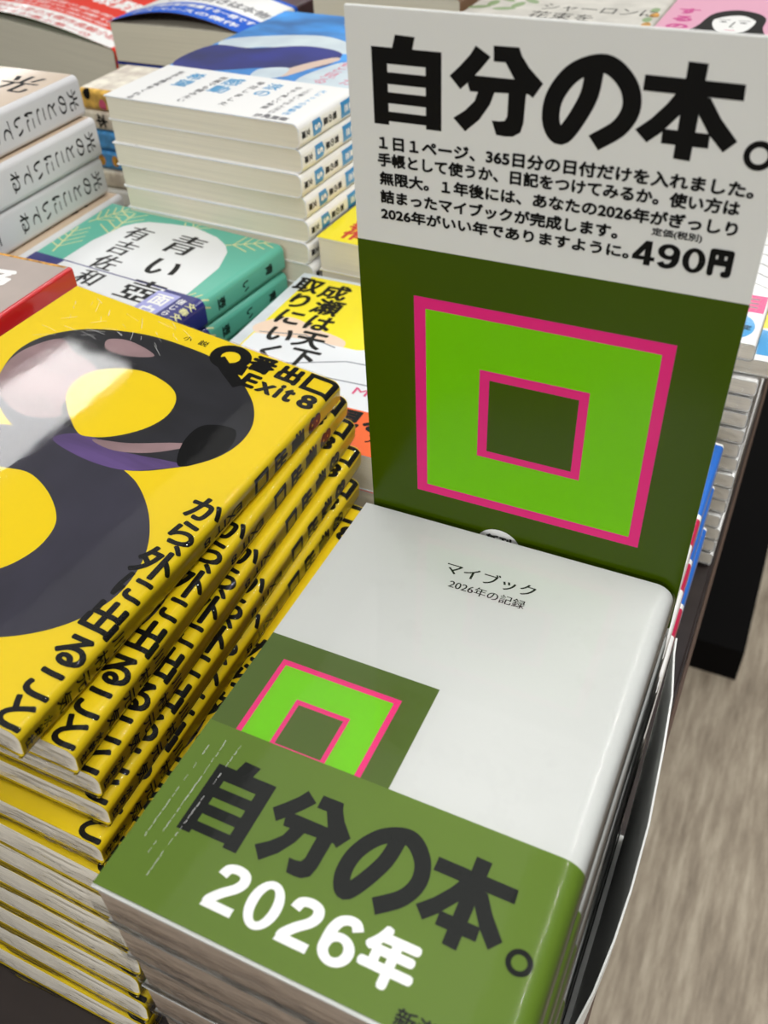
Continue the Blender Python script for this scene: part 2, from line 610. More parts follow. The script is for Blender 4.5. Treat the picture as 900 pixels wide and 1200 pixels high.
# ------------------------------------------------------------------ white diary with the green band (front stack)
WHT = mat('diary_white_jacket', S(212, 214, 211), 0.45, 0.6, spec=0.3, coat_noise=0.45)
OLIVE = mat('olive_print', S(82, 104, 36), 0.45, 0.0, spec=0.3)
PINK = mat('magenta_print', S(240, 50, 130), 0.45, 0.0, spec=0.3)
LIME = mat('lime_print', S(120, 206, 16), 0.45, 0.0, spec=0.3)
OBIG = mat('olive_band', S(98, 126, 34), 0.45, 0.12, spec=0.3)
INK = mat('dark_ink', S(22, 25, 22), 0.5, 0.0, spec=0.2)
DW, DH, DT, DR = 0.107, 0.152, 0.0185, 0.0062
mm = 0.001
p = Print()
p.rect(0, 0.030, 54.6 * mm, 87.2 * mm, 1)
p.rect(8.2 * mm, 0.030, 46.4 * mm, 79.4 * mm, 2)
p.rect(9.9 * mm, 0.030, 44.6 * mm, 77.6 * mm, 3)
p.rect(18.9 * mm, 0.030, 35.8 * mm, 68.1 * mm, 2)
p.rect(20.3 * mm, 0.053, 34.3 * mm, 66.6 * mm, 1)
p.text('マイブック', 37.6 * mm, 130.9 * mm, 67.5 * mm, 136.4 * mm, 4, 0.02, mode='mincho')
p.text('2026年の記録', 41.3 * mm, 125.2 * mm, 66.3 * mm, 129.0 * mm, 4, 0.015, mode='mincho')
ob = Print()
jibunnohon(ob, 10.2 * mm, 21.2 * mm, 101.5 * mm, 44.6 * mm, 1)
digits(ob, '2026', [((26.4 + 10.0 * k) * mm, 6.8 * mm, (35.4 + 10.0 * k) * mm, 18.9 * mm) for k in range(4)], 2)
ob.text('年', 66.2 * mm, 6.9 * mm, 79.6 * mm, 20.4 * mm, 2, 0.05)
ob.text('新潮文庫', 79.0 * mm, 1.2 * mm, 99.0 * mm, 5.6 * mm, 1, 0.02)
def crease(x0, y0, x1, y1, n, jit, seed):
    rr = random.Random(seed)
    out = []
    for i in range(n):
        if rr.random() < 0.25:
            continue
        a, b = i / n, (i + rr.uniform(0.6, 1.0)) / n
        out.append(([(x0 + (x1 - x0) * t + rr.uniform(-jit, jit), y0 + (y1 - y0) * t) for t in (a, (a + b) / 2, b)], rr.uniform(0.10, 0.26)))
    return out
dcr = crease(4.6, 47, 4.4, 15, 16, 0.12, 1) + crease(8.2, 48, 8.0, 12, 18, 0.12, 2) + crease(12.8, 50, 11.0, 5, 24, 0.15, 3)
diary, DJ = build_book('pocket_diary', 'diary', 'white diaries in the front stack', DW, DH, DT, DR, [WHT, OLIVE, PINK, LIME, BLACK], p,
                       page=mat('diary_page_edges', S(190, 173, 157), 0.9, noise=(0.07, 9, (1, 1, 300))), thick=0.0007, film=6.0e-4, obi_v0=0.0008, creases=dcr, obi=(0.0525, [OBIG, INK, WHITE], ob), wrap=11)
dl = 'white diary with olive band before the tall sign, %s'
rnd = random.Random(3)
DP = (0 - TABLE_Z - 0.0019 - DT) / 7
offs = [(0, 0), (0.0010, -0.0004), (0.0016, 0), (0.0010, -0.0008), (0.0018, -0.0002), (0.0014, 0), (0.0008, -0.0006), (0.0012, 0)]
for i in range(8):
    mw = place(offs[i][0], offs[i][1], -DT - DP * i)
    lb = dl % OT(i)
    if i == 0:
        diary.matrix_world = mw
        diary['label'] = lb
    else:
        dup(diary, lb, mw)

# ------------------------------------------------------------------ tall sign: card stand holding the diary stack
CARD = mat('white_card', S(230, 231, 228), 0.5, 0.0)
DKG = mat('dark_olive_print', S(62, 84, 0), 0.22, 0.0, spec=0.2)
PPINK = mat('sign_magenta_print', S(236, 40, 130), 0.22, 0.0, spec=0.2)
PLIME = mat('sign_lime_print', S(118, 206, 0), 0.22, 0.0, spec=0.2)
P = Print()
P.rect(0, -0.02, 0.1058, 0.0977, 1)
P.rect(16.9 * mm, 11.0 * mm, 91.0 * mm, 83.1 * mm, 2)
P.rect(20.5 * mm, 14.4 * mm, 87.7 * mm, 79.5 * mm, 3)
P.rect(37.5 * mm, 31.4 * mm, 70.3 * mm, 63.1 * mm, 2)
P.rect(40.6 * mm, 34.0 * mm, 67.5 * mm, 60.0 * mm, 1)
jibunnohon(P, 6.9 * mm, 129.8 * mm, 102.3 * mm, 151.0 * mm, 4)
def body(s, u0, u1, vt, vb, bold=0.045):
    P.text(s, u0 * mm, vb * mm, u1 * mm, vt * mm, 4, bold)
body('１日１ページ、365日分の日付だけを入れました。', 7.9, 101.0, 127.0, 123.3)
body('手帳として使うか、日記をつけてみるか。使い方は', 7.4, 98.8, 122.6, 118.9)
body('無限大。１年後には、あなたの2026年がぎっしり', 7.7, 99.3, 117.7, 114.0)
body('詰まったマイブックが完成します。', 7.7, 72.0, 112.8, 109.0)
body('定価(税別)', 80.0, 91.9, 113.5, 111.2, 0.03)
body('2026年がいい年でありますように。', 7.7, 75.4, 108.0, 104.4)
digits(P, '490', [((76.2 + 6.0 * k) * mm, 103.6 * mm, (81.7 + 6.0 * k) * mm, 109.9 * mm) for k in range(3)], 4)
body('円', 94.3, 99.9, 110.6, 103.6, 0.075)
sign = root('display_sign', 'tall white and olive card sign with pink and lime squares behind the white diaries', 'sign')
sign.location = (0.002, 0.1538, TABLE_Z)
PT = 0.0012
bm = bmesh.new()
box(bm, 0, 0, 0, 0.1058, PT, 0.1567 - TABLE_Z, bevel=0.0002)
P.stamp(bm, lambda u, v, w: (u, -w, v - TABLE_Z), 2e-5, vspan=(-0.149, 0.1566))
o = new_mesh('back_panel', bm, [CARD, DKG, PPINK, PLIME, BLACK], sign, smooth=False)
# floor of the tray under the diaries
bm = bmesh.new()
box(bm, -0.001, -0.150, 0.0, 0.1090, -0.0002, 0.0009)
new_mesh('tray_floor', bm, [CARD], sign, smooth=False)
# bowed side flap at the right
bm = bmesh.new()
rim = [(0.1090, 0.1525, -0.022), (0.1105, 0.145, -0.021), (0.1135, 0.128, -0.021), (0.1152, 0.112, -0.026), (0.1170, 0.096, -0.042),
       (0.1172, 0.082, -0.056), (0.1165, 0.070, -0.066), (0.1148, 0.059, -0.080), (0.1118, 0.050, -0.094)]
g = []
for x, y, z in rim:
    col = []
    for k in range(6):
        t = k / 5
        zz = z + (TABLE_Z + 0.001 - z) * t
        bow = max(0.0, x - 0.1098) * (1 - t * t)
        col.append((0.1110 + bow, y, zz))
    g.append(col)
vo = [[bm.verts.new((a - 0.002, b - 0.1538, c - TABLE_Z)) for a, b, c in col] for col in g]
vi = [[bm.verts.new((a - 0.002 - 0.0006, b - 0.1538, c - TABLE_Z)) for a, b, c in col] for col in g]
for i in range(len(g) - 1):
    for j in range(5):
        bm.faces.new((vo[i][j], vo[i + 1][j], vo[i + 1][j + 1], vo[i][j + 1]))
        bm.faces.new((vi[i][j], vi[i][j + 1], vi[i + 1][j + 1], vi[i + 1][j]))
    bm.faces.new((vo[i][0], vi[i][0], vi[i + 1][0], vo[i + 1][0]))
    bm.faces.new((vo[i][5], vo[i + 1][5], vi[i + 1][5], vi[i][5]))
for i in (0, len(g) - 1):
    for j in range(5):
        bm.faces.new((vo[i][j], vo[i][j + 1], vi[i][j + 1], vi[i][j]))
bmesh.ops.recalc_face_normals(bm, faces=bm.faces)
new_mesh('side_flap', bm, [CARD], sign, angle=1.0)
# round seal on the foot of the panel
bm = bmesh.new()
q = Print()
q.ellipse(0, 0, 0.0078, 0.0078, 0, 40)
q.text('新刊', -0.0045, 0.0005, 0.0045, 0.0052, 1, 0.05)
q.stamp(bm, lambda u, v, w: (46.3 * mm + u, -w - 0.0002, v - 0.0052 - TABLE_Z), 2e-5)
sticker = new_mesh('round_sticker', bm, [WHITE, BLACK], sign, smooth=False)
sticker['label'] = 'white round sticker with black characters'

# ------------------------------------------------------------------ yellow shrink-wrapped novels
YEL = mat('yellow_jacket', S(240, 212, 22), 0.45, 0.0, spec=0.3)
DARK = mat('photo_dark', S(36, 36, 42), 0.45, 0.0, noise=(0.35, 26, (1, 2.2, 1)))
PURP = mat('photo_purple', S(104, 80, 136), 0.45, 0.0, noise=(0.30, 30, (0.6, 3, 1)))
SLATE = mat('photo_slate', S(58, 56, 70), 0.45, 0.0, noise=(0.14, 30, (2.2, 1, 1)))
MAUVE = mat('photo_mauve', S(150, 124, 126), 0.4, 0.4, noise=(0.25, 22, (1, 2, 1)))
YW, YH, YT, YR = 0.130, 0.188, 0.0116, 0.0036
def spl(pts, n=6):
    out = []
    N = len(pts)
    for i in range(N):
        a, b, c, d = [Vector(pts[(i + k) % N]) for k in (-1, 0, 1, 2)]
        for k in range(n):
            t = k / n
            q = 0.5 * (2 * b + (c - a) * t + (2 * a - 5 * b + 4 * c - d) * t * t + (3 * b - a - 3 * c + d) * t ** 3)
            out.append((q.x * mm, q.y * mm))
    return out
p = Print()
OUT1 = [(65, 175.2), (78.6, 174.5), (90, 170.6), (99, 165), (108.5, 156), (114.4, 145), (115.6, 133), (112, 121), (103, 110), (89.4, 100.3), (66, 96), (43, 99), (27, 108), (17.5, 120), (12.3, 134), (12.6, 146), (17.5, 156), (26, 164.5), (39.3, 171.1), (52, 174.4)]
OUT2 = [(89.4, 100.3), (100.6, 94.8), (111.5, 84.3), (119.4, 70.9), (122.3, 55), (119, 41), (110.6, 29.1), (98, 20), (80, 13.5), (62, 12), (42, 14), (25, 22), (12, 36), (8, 54), (12, 72), (22, 86), (38, 98), (66, 106)]
p.poly(spl(OUT1), 1)
p.poly(spl(OUT2), 3)
def clip_band(lo, hi, pts):   # part of an outline between two heights
    b = bmesh.new()
    f = b.faces.new([b.verts.new((x, y, 0)) for x, y in pts])
    for v, s in ((lo, -1), (hi, 1)):
        bmesh.ops.bisect_plane(b, geom=b.verts[:] + b.edges[:] + b.faces[:], plane_co=(0, v, 0), plane_no=(0, s, 0), clear_outer=True)
    r = [[(v.co.x, v.co.y) for v in f.verts] for f in b.faces]
    b.free()
    return r
o1 = spl(OUT1)
# the picture inside the figure: dark, pale mauve and purple shapes
for q in clip_band(0.0965, 0.1095, o1):
    p.poly(q, 3)
p.poly(spl([(58, 101), (66, 109), (82, 108), (98, 112), (106, 113.5), (100, 107.8), (89.4, 100.3), (74, 98)]), 2)
p.poly(spl([(20, 152), (30, 148), (46, 142), (48, 120), (52, 112), (40, 106), (24, 112), (15.5, 124), (13.6, 138)]), 4)
p.poly(spl([(36, 162), (44, 166), (58, 163), (50, 157), (40, 156)]), 4)
p.poly(spl([(70, 108), (82, 113), (96, 122), (102, 124), (92, 113), (80, 107)]), 4)
p.poly(spl([(104, 112), (98, 124), (99, 136), (110, 140), (114, 130), (111, 120)]), 5)
p.poly(spl([(48.1, 120.8), (43.5, 130.5), (44.3, 139.8), (50.7, 147.4), (61.6, 151.8), (74.4, 149.5), (81.5, 143.7), (84.4, 133.5), (82.1, 123.1), (75.7, 113.8), (68.5, 108.7), (62, 109)]), 0)
p.poly(spl([(46, 76), (55.4, 80.6), (63.9, 82.4), (74.3, 78.6), (83.3, 72.0), (87.7, 65.3), (88.9, 54.9), (85.2, 43.8), (76, 36), (60, 33), (44, 38), (36, 50), (36, 64)]), 0)
p.text('小', 60.5 * mm, 178.8 * mm, 64.2 * mm, 182.2 * mm, 5, 0.02)
p.text('説', 67.5 * mm, 179.2 * mm, 71.6 * mm, 183.0 * mm, 5, 0.02)
# title: a big 8 that grows out of the figure, then the rest of the name
p.annulus(84.0 * mm, 178.8 * mm, 8.6 * mm, 4.6 * mm, 5)
p.line([(80 * mm, 176 * mm), (88 * mm, 170 * mm), (97 * mm, 164 * mm)], 5.4 * mm, 5)
p.line([(91 * mm, 177 * mm), (92 * mm, 170 * mm)], 5 * mm, 5)
p.text('番', 92.0 * mm, 175.6 * mm, 103.4 * mm, 187.4 * mm, 5, 0.055)
p.text('出', 105.0 * mm, 175.8 * mm, 115.4 * mm, 187.6 * mm, 5, 0.06)
p.ring(117.0 * mm, 175.8 * mm, 130.4 * mm, 187.6 * mm, 2.4 * mm, 5)
for ch, u0, u1, v1 in (('E', 95.6, 102.4, 174.0), ('x', 103.0, 110.2, 171.8), ('i', 111.0, 113.2, 174.4), ('t', 114.0, 118.6, 173.6), ('8', 121.0, 128.0, 174.2)):
    p.text(ch, u0 * mm, 164.8 * mm, u1 * mm, v1 * mm, 5, 0.06)
for ch, vc, sz in (('か', 97.6, 13), ('ら', 84.6, 13), ('、', 74.5, 11), ('外', 69, 13.5), ('に', 57.4, 12.5), ('出', 43.6, 13.5), ('る', 29.4, 13), ('こ', 16.6, 12.5), ('と', 5.4, 12)):
    p.column(ch, 124.4 * mm, (vc + sz / 2) * mm, sz * mm, sz * mm, 5, 0.035)
sp = Jacket(YW, YT, YR).spine
p.text('8', sp - 3.6 * mm, 161 * mm, sp + 3.6 * mm, 171 * mm, 5, 0.08)
p.text('番', sp - 4.2 * mm, 147.5 * mm, sp + 4.2 * mm, 158 * mm, 5, 0.05)
p.text('出', sp - 4.0 * mm, 134.5 * mm, sp + 4.0 * mm, 144.5 * mm, 5, 0.06)
p.ring(sp - 4.0 * mm, 121 * mm, sp + 4.0 * mm, 130.5 * mm, 1.7 * mm, 5)
p.text('EXIT 8', sp - 1.8 * mm, 88 * mm, sp + 1.8 * mm, 112 * mm, 5, 0.03, rot=1)
p.column('川村元気', sp, 45 * mm, 6.2 * mm, 8.2 * mm, 5, 0.02)
p.column('水鈴社', sp, 12.0 * mm, 3.6 * mm, 3.7 * mm, 5, 0.03)
ycr = []
rr = random.Random(5)
for k in range(26):
    x, y = rr.uniform(6, 58), rr.uniform(168, 187)
    a = rr.uniform(0.2, 1.2)
    l = rr.uniform(2, 8)
    ycr.append(([(x, y), (x + l * .5 * math.cos(a) + .2, y - l * .5 * math.sin(a)), (x + l * math.cos(a), y - l * math.sin(a))], rr.uniform(0.08, 0.22)))
for k in range(12):
    x, y = rr.uniform(8, 30), rr.uniform(140, 168)
    a = rr.uniform(-0.4, 0.9)
    l = rr.uniform(3, 10)
    ycr.append(([(x, y), (x + l * .5 * math.cos(a), y + l * .5 * math.sin(a) + .3), (x + l * math.cos(a), y + l * math.sin(a))], rr.uniform(0.08, 0.2)))
novel, YJ = build_book('paperback_novel', 'novel', 'yellow shrink-wrapped novels stacked at the left', YW, YH, YT, YR,
                       [YEL, DARK, PURP, SLATE, MAUVE, BLACK], p, page=PAGE_GREY, wrap=21, back=0.0022, creases=ycr, swell=0.134)
OR = Vector((-0.1681, 0.0231, 0.0274))     # front left top corner of the topmost
ax = Matrix(((0.989, -0.002, 0.145), (-0.002, 1.0, 0.026), (-0.145, -0.026, 0.989))).to_4x4()
O1 = Vector((-0.0396, 0.0228, 0.0083))     # its spine corner
fan = [(0, 0, 0), (0.0094, 0.0085, 0.049), (0.0137, 0.0110, 0.053), (0.0160, 0.0098, 0.041), (0.0165, 0.0035, 0.026)]
yl = 'yellow shrink-wrapped novel in the left stack, %s'
for i, (dx, dy, yaw) in enumerate(fan):
    ctr = O1 + (ax.to_3x3() @ Vector((dx, dy, -0.0134 * i)))
    mw = Matrix.Translation(ctr) @ ax @ Matrix.Rotation(0.0045 * i, 4, 'X') @ Matrix.Rotation(-0.0121 * (i + 1), 4, 'Y') @ Matrix.Rotation(yaw, 4, 'Z') @ Matrix.Translation((-YW, 0, -YT))
    if i == 0:
        novel.matrix_world = mw
        novel['label'] = yl % OT(i)
    else:
        dup(novel, yl % OT(i), mw)
lean, low = 0.15, None
for k in range(7):          # the rest lie flatter and further forward
    i = 5 + k
    tilt = (6 - k) * 0.0121
    zr = TABLE_Z + 0.0008 + (6 - k) * 0.01262
    xr = [-0.0275, -0.0255, -0.0265, -0.0245, -0.0260, -0.0235, -0.0245][k]
    yy = [0.0222, 0.0202, 0.0180, 0.0156, 0.0130, 0.0100, 0.0068][k] + 0.0004
    mw = Matrix.Translation((xr, yy, zr)) @ Matrix.Rotation([.006, -.002, .003, 0, .004, -.003, .0015][k], 4, 'Z') @ Matrix.Rotation(tilt, 4, 'Y') @ Matrix.Translation((-YW, 0, 0))
    if low is None:      # their leaves lean towards the viewer
        low = dup(novel, yl % OT(i), mw)
        for ch in low.children:
            ch.data = ch.data.copy()
            for v in ch.data.vertices:
                v.co.y -= lean * (YT - v.co.z)
    else:
        dup(low, yl % OT(i), mw)

# ------------------------------------------------------------------ red hardback at the left edge
GREYB = mat('warm_grey_jacket', S(178, 164, 156), 0.35, 0.4, noise=(0.06, 40, (1, 1, 1)))
RED = mat('red_print', S(200, 12, 24), 0.3, 0.5)
GOLD = mat('gilt_trim', S(196, 140, 44), 0.4, 0.2, noise=(0.5, 300, (1, 1, 1)))
p = Print()
J = Jacket(0.120, 0.0205, 0.0012)
p.rect(J.a - 0.001, 0, J.total, 0.172, 1)
p.rect(0, 0.1702, J.a - 0.002, 0.172, 2)
p.text('愛', 0.074, 0.132, 0.102, 0.160, 3, 0.03)
p.text('蔵', 0.040, 0.132, 0.068, 0.160, 3, 0.03)
R, _ = build_book('hardback_book', '', 'red hardbacks at the left edge', 0.120, 0.172, 0.0205, 0.0012, [GREYB, RED, GOLD, WHITE], p, thick=0.0016)
stack(R, 'red-spined grey hardback left of the yellow novels, %s', 8, -0.3055, 0.0555, 0.0200, 0.02118, 0.0205, 0.0004, seed=5)

# ------------------------------------------------------------------ green paperback with navy band
TEAL = mat('teal_jacket', S(96, 184, 162), 0.4, 0.1)
CREAM = mat('cream_branches', S(222, 220, 160), 0.4, 0.2)
POT = mat('white_pot_print', S(236, 238, 240), 0.35, 0.4)
NAVY = mat('navy_band', S(20, 22, 118), 0.35, 0.5)
LILAC = mat('lilac_panel', S(168, 170, 226), 0.4, 0.3)
GW, GH, GT = 0.150, 0.140, 0.0166
p = Print()
def branch(u, v, ln, ang):
    c, s = math.cos(ang), math.sin(ang)
    p.line([(u, v), (u + c * ln, v + s * ln)], 0.0011, 1)
    for k in range(1, 5):
        t = k / 5
        for sg in (-1, 1):
            a = ang + sg * 0.9
            l2 = ln * 0.42 * (1.15 - t * 0.5)
            p.line([(u + c * ln * t, v + s * ln * t), (u + c * ln * t + math.cos(a) * l2, v + s * ln * t + math.sin(a) * l2)], 0.0009, 1)
branch(0.030, 0.072, 0.034, 1.9); branch(0.045, 0.098, 0.038, 1.75); branch(0.082, 0.116, 0.032, 1.35); branch(0.012, 0.045, 0.03, 1.7)
branch(0.118, 0.124, 0.03, 0.6); branch(0.131, 0.060, 0.026, 0.2); branch(0.020, 0.112, 0.028, 1.2)
p.poly([(x * mm, y * mm) for x, y in [(44, 0), (44, 60), (41.4, 94), (44.5, 117), (49, 124), (55, 129), (70, 133), (86, 136), (108, 131), (119, 125), (126, 118), (134, 100), (138, 66), (138, 0)]], 2)
p.column('青い壺', 97 * mm, 126 * mm, 25 * mm, 27.5 * mm, 3, 0.03, mode='mincho', slant=7.5 * mm)
p.column('有吉佐和子', 61 * mm, 122 * mm, 18 * mm, 18.8 * mm, 3, 0.025, mode='mincho', slant=4.6 * mm)
Jg = Jacket(GW, GT, 0.004)
p.column('青い壺', Jg.spine, 0.128, 7.0 * mm, 22 * mm, 3, 0.02)
ob = Print()
ob.poly([(46 * mm, 0), (46 * mm, 66 * mm), (124 * mm, 66 * mm), (124 * mm, 0)], 4)
ob.column('壺', 112 * mm, 71 * mm, 25 * mm, 27 * mm, 5, 0.03, mode='mincho')
ob.column('佐和', 70.2 * mm, 84.4 * mm, 18 * mm, 18.8 * mm, 5, 0.025, mode='mincho', slant=4.6 * mm)
ob.rect(0.121, 0.020, 0.137, 0.064, 3)
ob.column('面白い', 129.0 * mm, 62 * mm, 12 * mm, 13 * mm, 1, 0.03)
ob.column('信じられない名作', 141 * mm, 62 * mm, 5.5 * mm, 6.4 * mm, 1, 0.02)
ob.column('文春文庫大好評', 148.2 * mm, 61 * mm, 5 * mm, 6 * mm, 2, 0.03)
R, _ = build_book('pot_cover_paperback', '', 'teal paperbacks behind the yellow novels', GW, GH, GT, 0.004, [TEAL, CREAM, POT, BLACK], p,
                  obi=(0.067, [NAVY, WHITE, CREAM, LILAC, POT, BLACK], ob))
yawg = -0.105
gx, gy = -0.163 - GW * math.cos(yawg) + GH * math.sin(yawg), 0.371 - GW * math.sin(yawg) - GH * math.cos(yawg)
stack(R, 'teal paperback with navy band behind the yellow novels, %s', 7, gx, gy, -0.030, 0.01714, GT, 0.0006, yaw=yawg, seed=8)

# ------------------------------------------------------------------ white-spined paperbacks at the upper left
BEIGE = mat('beige_cover', S(214, 192, 168), 0.25, 0.25)
PALE = mat('pale_grey_spine', S(216, 216, 218), 0.35, 0.3)
p = Print()
HW, HH, HT = 0.150, 0.188, 0.0238
Jh = Jacket(HW, HT, 0.0035)
p.rect(0, 0, Jh.a, HH, 1)
p.column('光のとこ', 0.126, 0.178, 0.030, 0.034, 2, 0.02, mode='mincho')
p.column('光のとこにいてね', Jh.spine, 0.184, 8.4 * mm, 9.6 * mm, 2, 0.02, mode='mincho', sx=1.5)
p.column('一穂ミチ', Jh.spine, 0.094, 7.0 * mm, 8 * mm, 2, 0.02, sx=1.4)
R, _ = build_book('white_spine_paperback', '', 'white-spined paperbacks at the upper left', HW, HH, HT, 0.0035, [PALE, BEIGE, BLACK], p)
stack(R, 'white-spined paperback left of the teal stack, %s', 8, -0.3105 - HW, 0.206, 0.045, 0.02438, HT, 0.001, seed=4,
      offs=[(0, 0), (0.0055, 0), (0.004, -.001), (0.013, 0.001)])

# ------------------------------------------------------------------ sky-blue illustrated paperbacks
SKYM = mat('painted_sky', S(54, 138, 226), 0.45, 0.0, noise=(0.55, 16, (1, 1.6, 1)))
NAV2 = mat('painted_navy', S(16, 28, 116), 0.45, 0.0, noise=(0.4, 24, (1, 1, 1)))
CLOUD = mat('painted_cloud', S(222, 238, 250), 0.3, 0.5, noise=(0.12, 30, (1, 1, 1)))
PEACH = mat('painted_skin', S(236, 208, 190), 0.3, 0.5)
ROSE = mat('rose_print', S(224, 84, 130), 0.3, 0.4)
AQUA = mat('aqua_print', S(96, 176, 226), 0.3, 0.4)
LOGO = mat('blue_label', S(36, 140, 204), 0.3, 0.4)
GREYT = mat('grey_text', S(120, 120, 124), 0.4, 0.2)
BW, BH, BT = 0.135, 0.200, 0.0132
Jb = Jacket(BW, BT, 0.0040)
p = Print()
p.rect(0, 0, Jb.b, BH, 1)
p.poly(spl([(0, 120), (20, 138), (60, 152), (100, 140), (140, 150), (140, 112), (100, 122), (70, 112), (40, 118), (14, 104)]), 3)
p.poly(spl([(0, 66), (0, 108), (30, 112), (62, 128), (92, 122), (96, 96), (84, 84), (60, 78), (30, 62)]), 2)
p.poly(spl([(82, 150), (92, 172), (116, 178), (138, 166), (136, 148), (112, 140), (94, 142)]), 2)
p.poly(spl([(74, 70), (80, 92), (92, 112), (98, 108), (90, 88), (82, 68)]), 4)
p.poly(spl([(92, 148), (100, 140), (112, 140), (102, 150)]), 4)
p.poly(spl([(118, 138), (128, 141), (139, 139), (130, 135)]), 5)
p.poly(spl([(60, 76), (76, 84), (80, 66), (64, 60)]), 3)
p.poly(spl([(96, 60), (98, 96), (110, 110), (140, 118), (144, 60)]), 3)
p.column('あの星が', 126 * mm, 116 * mm, 13 * mm, 12 * mm, 5, 0)
p.column('君と見る', 108 * mm, 108 * mm, 11 * mm, 11 * mm, 5, 0)
p.text('夏恋', 60 * mm, 180 * mm, 74 * mm, 190 * mm, 0, 0)
sp = Jb.spine
p.column('青春文', sp, 63 * mm, 5.5 * mm, 8 * mm, 9, 0.04)
ob = Print()
for (u, s1, sz, pt, sl) in [(120, '大ヒットの感動作', 5, 5.6, 2), (111, 'この夏いちばん泣ける', 4.5, 5, 1), (103, '切なく美しい物語', 4.5, 5, 1),
                            (88, '涙の', 11, 12, 2), (77, '号泣しました', 6, 7.5, 1), (60, '感動', 13, 14, 2), (50, '何度でも読みたい', 5.5, 6, 1),
                            (32, '希望', 12, 13, 2), (18, '生きる勇気をくれる', 5.5, 6, 1)]:
    ob.column(s1, u * mm, 54 * mm, sz * mm, pt * mm, sl, 0.02)
ob.text('汐見夏衛', 104 * mm, 2 * mm, 126 * mm, 7 * mm, 1, 0.03)
sp = Jb.spine
ob.rect(sp - 4.4 * mm, 45 * mm, sp + 4.4 * mm, 60 * mm, 3)
ob.column('夏恋', sp, 58 * mm, 4.4 * mm, 5 * mm, 0, 0.03)
ob.column('君の星', sp, 40 * mm, 4.6 * mm, 5 * mm, 4, 0.03)
ob.poly([(sp - 4 * mm, 14 * mm), (sp - 4 * mm, 22 * mm), (sp, 24 * mm), (sp + 4 * mm, 22 * mm), (sp + 4 * mm, 14 * mm)], 3)
ob.text('S', sp - 1.6 * mm, 16 * mm, sp + 1.6 * mm, 22 * mm, 0, 0.06)
ob.column('文庫', sp, 11 * mm, 4.2 * mm, 4.6 * mm, 4, 0.03)
R, _ = build_book('sky_cover_paperback', '', 'sky-blue paperbacks with white bands', BW, BH, BT, 0.004,
                  [WHITE, SKYM, NAV2, CLOUD, PEACH, ROSE, AQUA, LOGO, GREYT, LOGO], p, obi=(0.062, [WHITE, GREYT, AQUA, LOGO, BLACK], ob))
stack(R, 'sky-picture paperback with white band left of the sign, %s', 14, -0.1465 - BW * math.cos(0.05), 0.374 + BW * math.sin(0.05), 0.040, 0.01357, BT, 0.0010, yaw=-0.05, seed=12)

# ------------------------------------------------------------------ patterned magazines showing between the stacks
PAT = mat('patterned_cover', S(240, 226, 210), 0.4, 0.2, noise=(0.25, 90, (1, 1, 1)))
ORN = mat('orange_pattern', S(232, 178, 84), 0.4, 0.2, noise=(0.4, 160, (1, 1, 1)))
BLP = mat('blue_pattern', S(74, 150, 214), 0.4, 0.2, noise=(0.3, 160, (1, 1, 1)))
for k, (lab, m2) in enumerate([('orange flowered', ORN), ('white lettered', PAT), ('blue patterned', BLP), ('blue and yellow patterned', BLP), ('pink flecked', PAT), ('plain white', WHITE), ('cream', PAT), ('pale flecked', PAT), ('off-white', WHITE), ('ivory', PAT), ('chalk white', WHITE), ('sand', PAT)]):
    p = Print()
    T = 0.0135
    Jp = Jacket(0.055, T, 0.003)
    p.rect(Jp.a, 0, Jp.d, 0.072, 1)
    if k == 1:
        p.column('花と暦の本', Jp.spine, 0.071, 0.010, 0.013, 2, 0.03)
    if k == 3:
        for j in range(6):
            p.ellipse(Jp.spine, 0.006 + j * 0.012, 0.004, 0.003, 3)
    if k == 0:
        for j in range(6):
            p.ellipse(Jp.spine + (0.003 if j % 2 else -0.004), 0.006 + j * 0.012, 0.004, 0.003, 2 if j % 3 == 0 else 4)
    R, _ = build_book('patterned_paperback', '', 'patterned paperbacks between the stacks', 0.055, 0.072, T, 0.003, [PAT, m2, BLACK, GOLD, ROSE], p)
    R.matrix_world = place(-0.3640, 0.5050, 0.0025 - 0.01386 * k, -PI / 2)
    R['label'] = lab + ' paperback spine in the gap left of the sky-picture stack, %s' % ORD[k]

# ------------------------------------------------------------------ yellow-banded paperbacks beside the sign
YBR = mat('bright_yellow', S(250, 232, 20), 0.35, 0.4)
REDT = mat('red_text', S(206, 44, 30), 0.4, 0.2)
p = Print()
p.column('新時代の', 0.075, 0.15, 0.012, 0.013, 1, 0.03)
ob = Print()
ob.column('時代表作', 0.016, 0.053, 0.0125, 0.0122, 1, 0.05, slant=0.0008)
ob.column('新時ーの', 0.032, 0.051, 0.0120, 0.0118, 1, 0.05, slant=0.0008)
ob.column('この一冊', 0.060, 0.051, 0.0120, 0.0118, 1, 0.05)
R, _ = build_book('yellow_band_paperback', '', 'yellow-banded paperbacks beside the sign', 0.115, 0.150, 0.0204, 0.003, [WHITE, BLACK], p, obi=(0.058, [YBR, REDT], ob))
stack(R, 'yellow-banded paperback with red lettering beside the sign, %s', 6, -0.1440, 0.3785, -0.0250, 0.02082, 0.0204, 0.0005, yaw=-0.05, seed=6)

